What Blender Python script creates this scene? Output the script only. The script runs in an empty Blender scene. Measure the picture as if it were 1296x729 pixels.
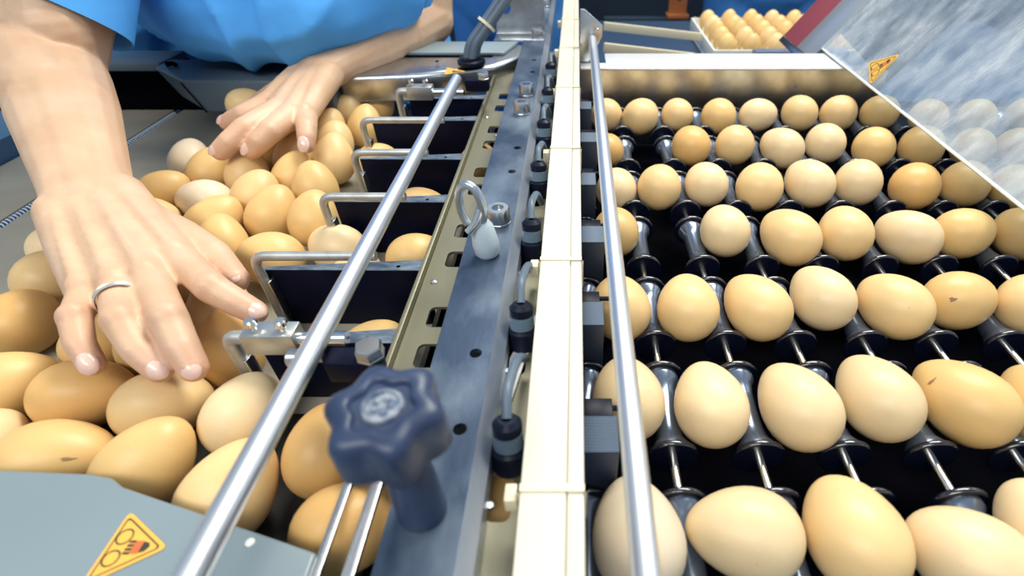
import bpy, bmesh, math, random
from mathutils import Vector, Matrix, noise
import numpy as np

random.seed(7)
C = bpy.context.scene.collection
SC = bpy.context.scene

# ------------------------------------------------------------------ camera
F, PX, PY = 650.0, 730.0, 364.5           # focal length and principal point for a 1296x729 frame
TH = math.atan(549.5 / F)
CT, ST = math.cos(TH), math.sin(TH)
H = 0.2588                                # eye height above the plane of the egg centres
cam_d = bpy.data.cameras.new('camera')
cam = bpy.data.objects.new('camera', cam_d); C.objects.link(cam)
cam.location = (0, 0, H)
cam.rotation_euler = (math.pi / 2 - TH, 0, 0)
cam_d.sensor_width = 36.0
cam_d.lens = 36.0 * F / 1296.0
cam_d.shift_x = (648.0 - PX) / 1296.0
cam_d.clip_start = 0.01
cam_d.dof.use_dof = True
cam_d.dof.focus_distance = 0.40
cam_d.dof.aperture_fstop = 6.3
SC.camera = cam

# ------------------------------------------------------------------ light
W = bpy.data.worlds.new('world'); SC.world = W
W.use_nodes = True
bg = W.node_tree.nodes['Background']
bg.inputs[0].default_value = (0.66, 0.82, 1.0, 1)
bg.inputs[1].default_value = 0.36


def area(name, loc, target, sx, sy, power, col):
    d = bpy.data.lights.new(name, 'AREA'); d.shape = 'RECTANGLE'; d.size = sx; d.size_y = sy
    d.energy = power; d.color = col
    o = bpy.data.objects.new(name, d); C.objects.link(o)
    o.location = loc
    o.rotation_euler = (Vector(target) - Vector(loc)).to_track_quat('-Z', 'Y').to_euler()
    return o


area('ceiling_light_row', (0.55, 1.35, 1.75), (0.1, 0.4, 0), 1.5, 0.5, 46, (1.0, 0.97, 0.85))
area('front_fill_light', (-0.55, -0.75, 1.7), (-0.2, 0.5, 0), 1.5, 0.5, 20, (1.0, 0.97, 0.88))  # unseen fill light, added to brighten the person from the front
SC.view_settings.view_transform = 'Standard'
SC.view_settings.look = 'None'
SC.view_settings.gamma = 1.0
SC.view_settings.use_curve_mapping = False
SC.view_settings.exposure = 0.45


# ------------------------------------------------------------------ geometry helpers
def P(x, y, z):
    """point of the place seen at photo pixel (x, y) that lies at height z"""
    d = F * (H - z) / CT / (y - PY + F * ST / CT)
    return Vector(((x - PX) / F * d, (d - (H - z) * ST) / CT, z))


def PD(x, y, d):
    """point seen at pixel (x, y) at distance d along the lens axis"""
    u, v = (x - PX) / F, (y - PY) / F
    return Vector((u * d, d * (CT - v * ST), H + d * (-ST - v * CT)))


def ray_plane(x, y, p0, n):
    o = Vector((0, 0, H)); r = PD(x, y, 1.0) - o
    return o + r * ((Vector(p0) - o).dot(n) / r.dot(n))


class MB:
    def __init__(s):
        s.v = []; s.f = []

    def add(s, v, f):
        k = len(s.v); s.v += [tuple(p) for p in v]; s.f += [tuple(i + k for i in q) for q in f]; return s

    def box(s, x0, x1, y0, y1, z0, z1, M=None):
        v = [Vector(p) for p in ((x0, y0, z0), (x1, y0, z0), (x1, y1, z0), (x0, y1, z0), (x0, y0, z1), (x1, y0, z1), (x1, y1, z1), (x0, y1, z1))]
        if M: v = [M @ p for p in v]
        return s.add(v, [(0, 3, 2, 1), (4, 5, 6, 7), (0, 1, 5, 4), (1, 2, 6, 5), (2, 3, 7, 6), (3, 0, 4, 7)])

    def ring_loft(s, rings, cap=True):
        n = len(rings[0]); v = [p for r in rings for p in r]; f = []
        for i in range(len(rings) - 1):
            for j in range(n):
                a, b = i * n + j, i * n + (j + 1) % n
                f.append((a, b, b + n, a + n))
        if cap:
            f.append(tuple(reversed(range(n)))); f.append(tuple(range((len(rings) - 1) * n, len(rings) * n)))
        return s.add(v, f)

    def tube(s, pts, r, n=12, cap=True):
        pts = [Vector(p) for p in pts]
        rad = r if isinstance(r, (list, tuple)) else [r] * len(pts)
        t = (pts[1] - pts[0]).normalized()
        a = t.orthogonal().normalized(); rings = []
        for i, p in enumerate(pts):
            if i == 0: t2 = t
            elif i == len(pts) - 1: t2 = (pts[i] - pts[i - 1]).normalized()
            else: t2 = ((pts[i + 1] - pts[i]).normalized() + (pts[i] - pts[i - 1]).normalized()).normalized()
            a = (a - t2 * a.dot(t2)).normalized(); b = t2.cross(a)
            rings.append([p + (a * math.cos(2 * math.pi * k / n) + b * math.sin(2 * math.pi * k / n)) * rad[i] for k in range(n)])
        return s.ring_loft(rings, cap)

    def lathe(s, prof, o=(0, 0, 0), axis=(0, 0, 1), n=24, phase=0.0, ref=None):
        """prof: list of (radius, height along axis)"""
        o = Vector(o); ax = Vector(axis).normalized()
        a = ax.orthogonal().normalized() if ref is None else (Vector(ref) - ax * ax.dot(Vector(ref))).normalized()
        b = ax.cross(a)
        rings = [[o + ax * h + (a * math.cos(2 * math.pi * k / n + phase) + b * math.sin(2 * math.pi * k / n + phase)) * r for k in range(n)] for r, h in prof]
        return s.ring_loft(rings)

    def sphere(s, c, r, n=12, m=8):
        c = Vector(c); r = Vector((r, r, r)) if not hasattr(r, '__len__') else Vector(r)
        v = [c + Vector((0, 0, -r.z))]; f = []
        for i in range(1, m):
            t = -math.pi / 2 + math.pi * i / m
            for k in range(n):
                q = 2 * math.pi * k / n
                v.append(c + Vector((r.x * math.cos(t) * math.cos(q), r.y * math.cos(t) * math.sin(q), r.z * math.sin(t))))
        v.append(c + Vector((0, 0, r.z))); L = len(v) - 1
        for k in range(n):
            f.append((0, 1 + (k + 1) % n, 1 + k)); f.append((L, L - n + k, L - n + (k + 1) % n))
        for i in range(m - 2):
            for k in range(n):
                a, b = 1 + i * n + k, 1 + i * n + (k + 1) % n
                f.append((a, b, b + n, a + n))
        return s.add(v, f)

    def limb(s, pts, radii, n=14):
        """tapered capsules through pts, for a later voxel union"""
        for i, (p, r) in enumerate(zip(pts, radii)):
            s.sphere(p, r, n, 10)
            if i:
                s.tube([pts[i - 1], p], [radii[i - 1] * .995, r * .995], n)
        return s

    def plate(s, outer, holes, z0, z1, M=None):
        """flat plate with real holes; outer and holes are 2-D loops"""
        bm = bmesh.new()
        def loop(pts):
            vs = [bm.verts.new((p[0], p[1], z1)) for p in pts]
            return [bm.edges.new((vs[i], vs[(i + 1) % len(vs)])) for i in range(len(vs))]
        es = loop(outer)
        for h in holes: es += loop(h)
        r = bmesh.ops.triangle_fill(bm, use_beauty=True, use_dissolve=False, edges=es, normal=(0, 0, 1))
        fs = [g for g in r['geom'] if isinstance(g, bmesh.types.BMFace)]
        ex = bmesh.ops.extrude_face_region(bm, geom=fs)
        for g in ex['geom']:
            if isinstance(g, bmesh.types.BMVert): g.co.z = z0
        bmesh.ops.recalc_face_normals(bm, faces=bm.faces[:])
        bm.verts.index_update()
        v = [x.co.copy() for x in bm.verts]; f = [[q.index for q in x.verts] for x in bm.faces]
        bm.free()
        if M: v = [M @ p for p in v]
        return s.add(v, f)

    def prism(s, poly, z0, z1, M=None):
        return s.plate(poly, [], z0, z1, M)

    def mesh(s, name, bevel=0, seg=2, angle=40, fix=True):
        me = bpy.data.meshes.new(name); me.from_pydata(s.v, [], s.f)
        bm = bmesh.new(); bm.from_mesh(me)
        if fix: bmesh.ops.recalc_face_normals(bm, faces=bm.faces[:])
        if bevel:
            ed = [e for e in bm.edges if len(e.link_faces) == 2 and e.calc_face_angle() > math.radians(50)]
            bmesh.ops.bevel(bm, geom=ed, offset=bevel, segments=seg, affect='EDGES', profile=0.5, clamp_overlap=True)
        bm.to_mesh(me); bm.free()
        me.polygons.foreach_set('use_smooth', [True] * len(me.polygons))
        me.set_sharp_from_angle(angle=math.radians(angle))
        return me

    def build(s, name, m, parent=None, bevel=0, seg=2, angle=40):
        return link(name, s.mesh(name, bevel, seg, angle), m, parent)


def link(name, me, m, parent=None):
    o = bpy.data.objects.new(name, me); C.objects.link(o)
    if m is not None and not me.materials: me.materials.append(m)
    if parent is not None:
        o.parent = parent
        if parent.type == 'EMPTY': o.matrix_parent_inverse = Matrix.Translation(-parent.location)
    return o


def tag(o, label, cat, group=None, kind=None):
    o['label'] = label; o['category'] = cat
    if group: o['group'] = group
    if kind: o['kind'] = kind
    return o


def thing(name, label, cat, loc=(0, 0, 0), group=None):
    o = bpy.data.objects.new(name, None); C.objects.link(o); o.location = loc
    o.empty_display_size = 0.02
    return tag(o, label, cat, group)


def rounded(pts, r, n=6):
    """polyline with its inner corners rounded"""
    pts = [Vector(p) for p in pts]; out = [pts[0]]
    for i in range(1, len(pts) - 1):
        a = (pts[i - 1] - pts[i]); b = (pts[i + 1] - pts[i]); k = min(r, a.length * .45, b.length * .45)
        p, q = pts[i] + a.normalized() * k, pts[i] + b.normalized() * k
        for j in range(n + 1):
            t = j / n; out.append(p * (1 - t) ** 2 + pts[i] * 2 * t * (1 - t) + q * t * t)
    return out + [pts[-1]]


def circle(cx, cy, r, n=16, ry=None):
    return [(cx + r * math.cos(2 * math.pi * k / n), cy + (ry or r) * math.sin(2 * math.pi * k / n)) for k in range(n)]


def rrect(x0, x1, y0, y1, r, n=4):
    out = []
    for cx, cy, a in ((x1 - r, y1 - r, 0), (x0 + r, y1 - r, 90), (x0 + r, y0 + r, 180), (x1 - r, y0 + r, 270)):
        for k in range(n + 1):
            q = math.radians(a + 90 * k / n); out.append((cx + r * math.cos(q), cy + r * math.sin(q)))
    return out


def remesh(mb, voxel, it, name, disp=None):
    me = bpy.data.meshes.new('tmp'); me.from_pydata(mb.v, [], mb.f)
    o = bpy.data.objects.new('tmp', me); C.objects.link(o)
    m = o.modifiers.new('r', 'REMESH'); m.mode = 'VOXEL'; m.voxel_size = voxel
    m = o.modifiers.new('s', 'SMOOTH'); m.factor = 0.5; m.iterations = it
    dg = bpy.context.evaluated_depsgraph_get()
    r = bpy.data.meshes.new_from_object(o.evaluated_get(dg)); r.name = name
    bpy.data.objects.remove(o); bpy.data.meshes.remove(me)
    r.polygons.foreach_set('use_smooth', [True] * len(r.polygons))
    if disp:
        nn = [v.normal.copy() for v in r.vertices]
        for v, q in zip(r.vertices, nn): v.co = v.co + q * disp(v.co)
    return r


def join_meshes(name, mes):
    bm = bmesh.new()
    for me in mes: bm.from_mesh(me)
    r = bpy.data.meshes.new(name); bm.to_mesh(r); bm.free()
    r.polygons.foreach_set('use_smooth', [True] * len(r.polygons))
    return r


# ------------------------------------------------------------------ materials
def mat(name, col, rough=0.5, metal=0.0, col2=None, scale=20, stretch=(1, 1, 1), bump=0.0, bscale=None, spec=0.5, sss=0.0,
        ramp=(0.35, 0.65), detail=4, coat=0.0, rough2=None, sssr=(1, .4, .2)):
    m = bpy.data.materials.new(name); m.use_nodes = True
    nt = m.node_tree; N = nt.nodes; L = nt.links; b = N['Principled BSDF']
    b.inputs['Base Color'].default_value = (*col, 1); b.inputs['Roughness'].default_value = rough
    b.inputs['Metallic'].default_value = metal; b.inputs['Specular IOR Level'].default_value = spec
    b.inputs['Coat Weight'].default_value = coat
    if sss:
        b.inputs['Subsurface Weight'].default_value = sss; b.inputs['Subsurface Radius'].default_value = sssr
        b.inputs['Subsurface Scale'].default_value = 0.004
    if col2 or bump:
        tc = N.new('ShaderNodeTexCoord'); mp = N.new('ShaderNodeMapping'); mp.inputs['Scale'].default_value = stretch
        L.new(tc.outputs['Object'], mp.inputs[0])
        nz = N.new('ShaderNodeTexNoise'); nz.inputs['Scale'].default_value = scale; nz.inputs['Detail'].default_value = detail
        L.new(mp.outputs[0], nz.inputs['Vector'])
        if col2:
            rp = N.new('ShaderNodeValToRGB'); rp.color_ramp.elements[0].position, rp.color_ramp.elements[1].position = ramp
            rp.color_ramp.elements[0].color = (*col, 1); rp.color_ramp.elements[1].color = (*col2, 1)
            L.new(nz.outputs['Fac'], rp.inputs[0]); L.new(rp.outputs[0], b.inputs['Base Color'])
        if rough2 is not None:
            mr = N.new('ShaderNodeMapRange'); mr.inputs[1].default_value, mr.inputs[2].default_value = ramp
            mr.inputs[3].default_value = rough; mr.inputs[4].default_value = rough2
            L.new(nz.outputs['Fac'], mr.inputs[0]); L.new(mr.outputs[0], b.inputs['Roughness'])
        if bump:
            n2 = N.new('ShaderNodeTexNoise'); n2.inputs['Scale'].default_value = bscale or scale; n2.inputs['Detail'].default_value = 3
            L.new(mp.outputs[0], n2.inputs['Vector'])
            bp = N.new('ShaderNodeBump'); bp.inputs['Strength'].default_value = bump; bp.inputs['Distance'].default_value = 0.001
            L.new(n2.outputs['Fac'], bp.inputs['Height']); L.new(bp.outputs[0], b.inputs['Normal'])
    return m


STEEL = mat('brushed_steel', (.62, .64, .66), .28, 1.0, (.48, .50, .54), 60, (1, .08, 1), .05, 200)
ROD = mat('polished_rod', (.86, .88, .91), .40, 1.0, (.74, .77, .82), 40, (1, .1, 1))
WIRE = mat('wire_steel', (.56, .57, .57), .50, .8, (.44, .44, .43), 90)
GREYP = mat('grey_machine_paint', (.085, .12, .15), .36, 0.0, (.07, .10, .13), 12, (1, 1, 1), .04, 300)
LGREYP = mat('pale_grey_machine_paint', (.215, .275, .31), .33, 0.0, (.195, .25, .285), 6)
BLUEBAR = mat('blued_steel_bar', (.035, .060, .110), .40, .5, (.17, .22, .29), 26, (1, .6, 1), .12, 160, ramp=(.40, .72), detail=9)
BEIGE = mat('yellowed_aluminium', (.245, .23, .165), .42, .5, (.19, .18, .125), 30, (1, .2, 1), .03, 200)
IVORY = mat('ivory_plastic', (.68, .635, .52), .34, 0, (.75, .71, .60), 14, (1, .25, 1))
TIE = mat('cream_nylon', (.78, .70, .50), .4)
BLACKP = mat('black_plastic', (.003, .005, .016), .42, 0, (.006, .010, .028), 60, spec=.25)
PLATE = mat('dark_divider_plastic', (.0012, .002, .012), .5, 0, (.003, .005, .020), 30, spec=.12)
PLATETOP = mat('worn_divider_edge', (.055, .085, .14), .5, 0, (.16, .21, .27), 90, (1, 3, 1), .1, 300)
ROLLER = mat('glossy_black_roller', (.16, .20, .28), .24, .7, spec=.9, coat=.3)
DISC = mat('black_roller_flange', (.003, .005, .016), .22, 0, spec=.9, coat=.6)
SHAFT = mat('bright_shaft', (.80, .80, .80), .18, 1.0)
KNOB = mat('navy_knob_plastic', (.012, .024, .065), .42, 0, (.030, .050, .11), 40, bump=.15, bscale=120)
BELT = mat('grey_brown_belt', (.40, .375, .31), .46, 0, (.33, .31, .255), 9, (1, 2.5, 1), .08, 400)
CORD1 = mat('blue_cord', (.03, .09, .22), .5)
CORD2 = mat('white_cord', (.6, .66, .72), .5)
PAN = mat('dark_pan', (.0008, .001, .003), .9, spec=.05)
SHIRT = mat('blue_cotton', (.07, .34, .82), .8, 0, (.08, .38, .86), 30, bump=.12, bscale=900)
SHIRT2 = mat('blue_overall', (.06, .27, .70), .8)
TROUS = mat('dark_trousers', (.03, .04, .07), .85)
SKIN = mat('skin', (.63, .405, .26), .48, 0, (.69, .465, .315), 26, bump=.22, bscale=420, sss=.2, ramp=(.4, .62))
_nt = SKIN.node_tree; _b = _nt.nodes['Principled BSDF']; _src = _b.inputs['Base Color'].links[0].from_socket
_at = _nt.nodes.new('ShaderNodeAttribute'); _at.attribute_name = 'flush'
_mx = _nt.nodes.new('ShaderNodeMix'); _mx.data_type = 'RGBA'; _mx.inputs[7].default_value = (.66, .31, .225, 1)
_nt.links.new(_at.outputs['Fac'], _mx.inputs['Factor']); _nt.links.new(_src, _mx.inputs[6]); _nt.links.new(_mx.outputs[2], _b.inputs['Base Color'])
NAIL = mat('nail', (.78, .53, .45), .22, 0, coat=.4)
HAIR = mat('dark_hair', (.03, .02, .012), .5)
GOLD = mat('gold_silver_ring', (.95, .88, .74), .3, .85)
YELLOW = mat('sticker_yellow', (.80, .45, .085), .35)
PRINT = mat('sticker_black_print', (.05, .04, .03), .5)
PRINTR = mat('sticker_red_print', (.62, .14, .05), .5)
WHITEP = mat('white_plastic', (.75, .76, .74), .4)
TRAYP = mat('tray_plastic', (.80, .79, .72), .5)
CABLE = mat('grey_cable', (.10, .14, .19), .45)
SOLB = mat('pale_blue_collar', (.13, .19, .25), .35)
SLEEVE = mat('pale_sleeve', (.48, .56, .62), .35)
REDP = mat('dark_red_paint', (.30, .06, .08), .45)
NAVYW = mat('navy_background', (.010, .022, .045), .7, 0, (.016, .034, .06), 3)
FLOORM = mat('dark_floor', (.03, .04, .06), .6, 0, (.045, .055, .075), 4)
ORANGE = mat('orange_brown_paint', (.40, .13, .04), .5)
SHOE = mat('black_shoe', (.01, .01, .012), .5)


def egg_mat(name, c):
    m = bpy.data.materials.new(name); m.use_nodes = True
    nt = m.node_tree; N = nt.nodes; L = nt.links; b = N['Principled BSDF']
    b.inputs['Roughness'].default_value = .40
    b.inputs['Specular IOR Level'].default_value = .35
    b.inputs['Subsurface Weight'].default_value = .12
    b.inputs['Subsurface Radius'].default_value = (1, .6, .3); b.inputs['Subsurface Scale'].default_value = .003
    tc = N.new('ShaderNodeTexCoord'); oi = N.new('ShaderNodeObjectInfo')
    ad = N.new('ShaderNodeVectorMath'); ad.operation = 'ADD'
    mu = N.new('ShaderNodeMath'); mu.operation = 'MULTIPLY'; mu.inputs[1].default_value = 37
    L.new(oi.outputs['Random'], mu.inputs[0]); L.new(tc.outputs['Object'], ad.inputs[0]); L.new(mu.outputs[0], ad.inputs[1])
    n1 = N.new('ShaderNodeTexNoise'); n1.inputs['Scale'].default_value = 45; n1.inputs['Detail'].default_value = 2
    L.new(ad.outputs[0], n1.inputs['Vector'])
    r1 = N.new('ShaderNodeValToRGB'); r1.color_ramp.elements[0].position = .3; r1.color_ramp.elements[1].position = .75
    r1.color_ramp.elements[0].color = (*[k * .93 for k in c], 1); r1.color_ramp.elements[1].color = (*[min(1, k * 1.05) for k in c], 1)
    L.new(n1.outputs['Fac'], r1.inputs[0])
    n2 = N.new('ShaderNodeTexNoise'); n2.inputs['Scale'].default_value = 420; n2.inputs['Detail'].default_value = 1
    L.new(ad.outputs[0], n2.inputs['Vector'])
    r2 = N.new('ShaderNodeValToRGB'); r2.color_ramp.elements[0].position = .73; r2.color_ramp.elements[1].position = .80
    r2.color_ramp.elements[0].color = (0, 0, 0, 1); r2.color_ramp.elements[1].color = (.35, .35, .35, 1)
    L.new(n2.outputs['Fac'], r2.inputs[0])
    mx = N.new('ShaderNodeMix'); mx.data_type = 'RGBA'
    L.new(r2.outputs[0], mx.inputs['Factor']); L.new(r1.outputs[0], mx.inputs[6])
    mx.inputs[7].default_value = (c[0] * .6, c[1] * .45, c[2] * .35, 1)
    hs = N.new('ShaderNodeHueSaturation'); mr = N.new('ShaderNodeMapRange')
    mr.inputs[3].default_value = .93; mr.inputs[4].default_value = 1.06
    L.new(oi.outputs['Random'], mr.inputs[0]); L.new(mr.outputs[0], hs.inputs['Value']); L.new(mx.outputs[2], hs.inputs['Color'])
    L.new(hs.outputs[0], b.inputs['Base Color'])
    n3 = N.new('ShaderNodeTexNoise'); n3.inputs['Scale'].default_value = 900
    L.new(tc.outputs['Object'], n3.inputs['Vector'])
    bp = N.new('ShaderNodeBump'); bp.inputs['Strength'].default_value = .05; bp.inputs['Distance'].default_value = .001
    L.new(n3.outputs['Fac'], bp.inputs['Height']); L.new(bp.outputs[0], b.inputs['Normal'])
    return m


TONES = [('pale cream', (.80, .66, .48)), ('cream', (.80, .61, .36)), ('light tan', (.78, .545, .265)), ('tan', (.74, .49, .205)), ('orange-brown', (.70, .42, .155))]
EGGM = [egg_mat('egg_shell_' + a.replace(' ', '_').replace('-', '_'), c) for a, c in TONES]

# ------------------------------------------------------------------ the setting
tag(MB().box(-7, 7, -3, 4.2, -.98, -.95).build('floor', FLOORM), 'dark factory floor below the machine', 'floor', kind='structure')
tag(MB().box(-7, 7, 4.2, 4.3, -.95, 2.2).build('wall_back', NAVYW), 'dark navy wall far behind the machine', 'wall', kind='structure')

# left belt bed
belt = thing('sorting_belt', 'grey brown belt under the left hand egg pile with blue cords', 'conveyor belt', (-.4, .3, -.03))
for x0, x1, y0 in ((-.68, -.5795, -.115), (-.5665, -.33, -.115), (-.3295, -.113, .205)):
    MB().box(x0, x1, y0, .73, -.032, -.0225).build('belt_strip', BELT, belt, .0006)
MB().box(-.3295, -.113, -.115, .2045, -.032, -.0225).build('shaded_belt_front', mat('shaded_belt_front', (.022, .022, .024), .6, 0, (.035, .034, .034), 60), belt, .0006)  # belt in shadow under the front eggs; the shade is painted as near-black
MB().box(-.68, -.113, -.115, .73, -.05, -.034).build('belt_bed', PAN, belt)
cord = MB().tube([(-.573, -.11, -.0265), (-.573, .73, -.0265)], .0044, 10).build('blue_cord', CORD1, belt)
wm = MB()
for s in range(2):
    pts = []
    for i in range(1000):
        t = i / 999; q = t * 2 * math.pi * 100 + s * math.pi
        pts.append((-.573 + .0045 * math.cos(q), -.1 + .82 * t, -.0265 + .0045 * math.sin(q)))
    wm.tube(pts, .0008, 5)
wm.build('white_twist', CORD2, cord)
side = MB().box(-.76, -.683, -.115, .69, -.07, .0).build('belt_side_frame', mat('blue_frame_paint', (.07, .17, .31), .45))
tag(side, 'blue painted side frame along the far left of the belt', 'machine frame')

# pan below the right conveyor
pan = MB().box(-.005, .95, -.1, .725, -.085, -.075).box(-.005, 0.0, -.1, .725, -.075, -.04).build('conveyor_pan', PAN)
tag(pan, 'black tray bottom below the roller conveyor', 'machine frame')
mbase = thing('machine_base', 'dark base frame carrying the whole egg sorting machine', 'machine frame', (.1, .3, -.95))
MB().box(-.76, .97, -.155, -.125, -.95, -.06).build('front_panel', PAN, mbase)
MB().box(-.76, .97, .80, .84, -.95, -.11).build('rear_panel', PAN, mbase)

# ------------------------------------------------------------------ roller conveyor
LANE = [.653 - .0905 * k for k in range(8)]
ROLZ = -.0168
RX = [.0062 + .0513 * i for i in range(15)]
hl = .032
body_prof = [(.0030, -hl + .0032), (.0118, -hl + .0032), (.0118, -hl + .0065), (.0092, -hl + .011), (.0080, -hl + .018), (.0078, 0), (.0080, hl - .018), (.0092, hl - .011), (.0118, hl - .0065), (.0118, hl - .0032), (.0030, hl - .0032)]
spool_me = MB().lathe(body_prof, axis=(0, 1, 0), n=24).mesh('spool', angle=50)
spool_me.materials.append(ROLLER)
disc_prof = [(.0030, -.0019), (.0140, -.0019), (.0150, -.0017), (.0155, -.0010), (.0157, 0), (.0155, .0010), (.0150, .0017), (.0140, .0019), (.0030, .0019)]
disc_me = MB().lathe(disc_prof, axis=(0, 1, 0), n=28).mesh('flange', angle=50)
disc_me.materials.append(DISC)
sleeve_prof = [(.0055, -.0045), (.0055, .0045)]
shaft_me = MB().tube([(0, LANE[-1] - .06, 0), (0, .70, 0)], .0030, 12).mesh('shaft')
shaft_me.materials.append(SHAFT)
ORD = ['first', 'second', 'third', 'fourth', 'fifth', 'sixth', 'seventh', 'eighth', 'ninth', 'tenth', 'eleventh', 'twelfth', 'thirteenth', 'fourteenth', 'fifteenth']
for i, x in enumerate(RX):
    t = thing('conveyor_roller', ORD[i] + ' black roller shaft of the egg conveyor, counting right from the ivory duct', 'roller', (x, 0, ROLZ), 'roller shafts of the conveyor')
    def put(me, n, y, par=t):
        o = bpy.data.objects.new(n, me); C.objects.link(o); o.parent = par; o.location = (0, y, 0); return o
    put(shaft_me, 'shaft', 0)
    for y in LANE:
        put(spool_me, 'spool', y); put(disc_me, 'flange', y - hl + .0013); put(disc_me, 'flange', y + hl - .0013)

# ------------------------------------------------------------------ eggs
def egg_mesh(name, m, n=28, k=20, a=.0220, b=.0282, taper=.16):
    prof = []
    for i in range(k + 1):
        t = math.pi * i / k
        x = -math.cos(t); r = math.sin(t) * (1 - taper * x) / (1 + .02 * x * x)
        prof.append((max(r, 1e-4) * a, x * b))
    mb = MB()
    v = [Vector((prof[0][1], 0, 0))]; f = []
    for r, h in prof[1:-1]:
        for j in range(n):
            q = 2 * math.pi * j / n; v.append(Vector((h, r * math.cos(q), r * math.sin(q))))
    v.append(Vector((prof[-1][1], 0, 0))); L = len(v) - 1
    for j in range(n):
        f.append((0, 1 + j, 1 + (j + 1) % n)); f.append((L, L - n + (j + 1) % n, L - n + j))
    for i in range(k - 2):
        for j in range(n):
            p, q = 1 + i * n + j, 1 + i * n + (j + 1) % n
            f.append((p, p + n, q + n, q))
    mb.add(v, f)
    me = mb.mesh(name, angle=180); me.materials.append(m); return me


EGGME = [[egg_mesh('egg', m, taper=tp, b=bb) for tp, bb in ((.13, .0272), (.18, .0288))] for m in EGGM]


def put_egg(p, yaw, sc, tone, label, group, pitch=0.0, roll=None):
    o = bpy.data.objects.new('egg', EGGME[tone][random.randrange(2)]); C.objects.link(o)
    o.location = p; o.rotation_euler = (random.uniform(0, 6.28) if roll is None else roll, pitch, math.radians(yaw)); o.scale = (sc, sc, sc)
    return tag(o, label, 'egg', group)


# (pixel x, pixel y, yaw, scale, tone) row by row from the back plate
ROWS = [
    [(767, 142, 95, .92, 2), (812, 147, 60, 1.0, 2), (856, 141, 95, .92, 2), (909, 147, 80, 1.0, 3), (960, 145, 20, .95, 1), (1009, 141, 90, 1.0, 2), (1060, 141, 50, 1.0, 2), (1112, 141, 30, 1.0, 3), (1174, 148, 70, 1.0, 3), (1235, 148, 60, 1.0, 2), (1297, 146, 60, 1.0, 2), (1352, 146, 60, 1.0, 2)],
    [(769, 186, 90, .85, 4), (874, 184, 90, 1.0, 4), (930, 183, 70, 1.0, 2), (990, 190, 110, 1.0, 1), (1043, 180, 80, 1.0, 1), (1109, 191, 70, 1.02, 3), (1170, 191, 60, 1.06, 3), (1231, 187, 60, 1.0, 3), (1291, 190, 60, 1.0, 3), (1350, 187, 60, 1.0, 2)],
    [(783, 236, 85, .92, 1), (832, 238, 80, 1.0, 2), (893, 232, 95, .98, 1), (961, 237, 75, 1.04, 2), (1022, 232, 100, 1.04, 1), (1086, 230, 60, 1.02, 1), (1164, 243, 55, 1.04, 4), (1222, 232, 50, 1.02, 3), (1292, 243, 60, 1.0, 3), (1358, 236, 60, 1.0, 3)],
    [(779, 291, 90, .95, 3), (916, 289, 90, .98, 1), (1001, 307, 110, 1.05, 2), (1068, 294, 80, 1.02, 2), (1156, 310, 125, 1.03, 1), (1220, 295, 20, 1.0, 3), (1292, 295, 80, 1.0, 3), (1365, 300, 80, 1.0, 3)],
    [(785, 395, 95, 1.0, 2), (872, 396, 85, 1.02, 2), (958, 393, 110, 1.02, 2), (1038, 375, 100, 1.0, 1), (1141, 402, 115, 1.04, 2), (1217, 381, 15, 1.0, 3), (1298, 384, 60, 1.0, 2)],
    [(794, 502, 95, 1.0, 1), (898, 509, 92, 1.0, 1), (1008, 513, 105, 1.03, 1), (1108, 502, 100, 1.03, 1), (1220, 509, 118, 1.06, 3), (1322, 520, 90, 1.0, 3)],
    [(806, 676, 97, 1.02, 0), (938, 662, 172, 1.0, 1), (1078, 676, 98, 1.06, 2), (1235, 722, 140, 1.05, 1), (1322, 668, 95, 1.0, 1)],
]
eggs = []     # [pos, yaw, scale, tone, label, group, movable]
for r, row in enumerate(ROWS):
    for i, (x, y, yaw, sc, tn) in enumerate(row):
        p = P(x, y, .0005)
        p.z = .0009 + (sc - 1) * .026
        p.y = LANE[r] + max(-.0065, min(.0065, p.y - LANE[r]))
        rr = 'the back row' if r == 0 else (ORD[r] + ' row from the back')
        eggs.append([p, yaw, sc, tn, '%s egg on the rollers, %s from the duct in %s' % (TONES[tn][0], ORD[i], rr), 'eggs on the roller conveyor', .45])

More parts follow.
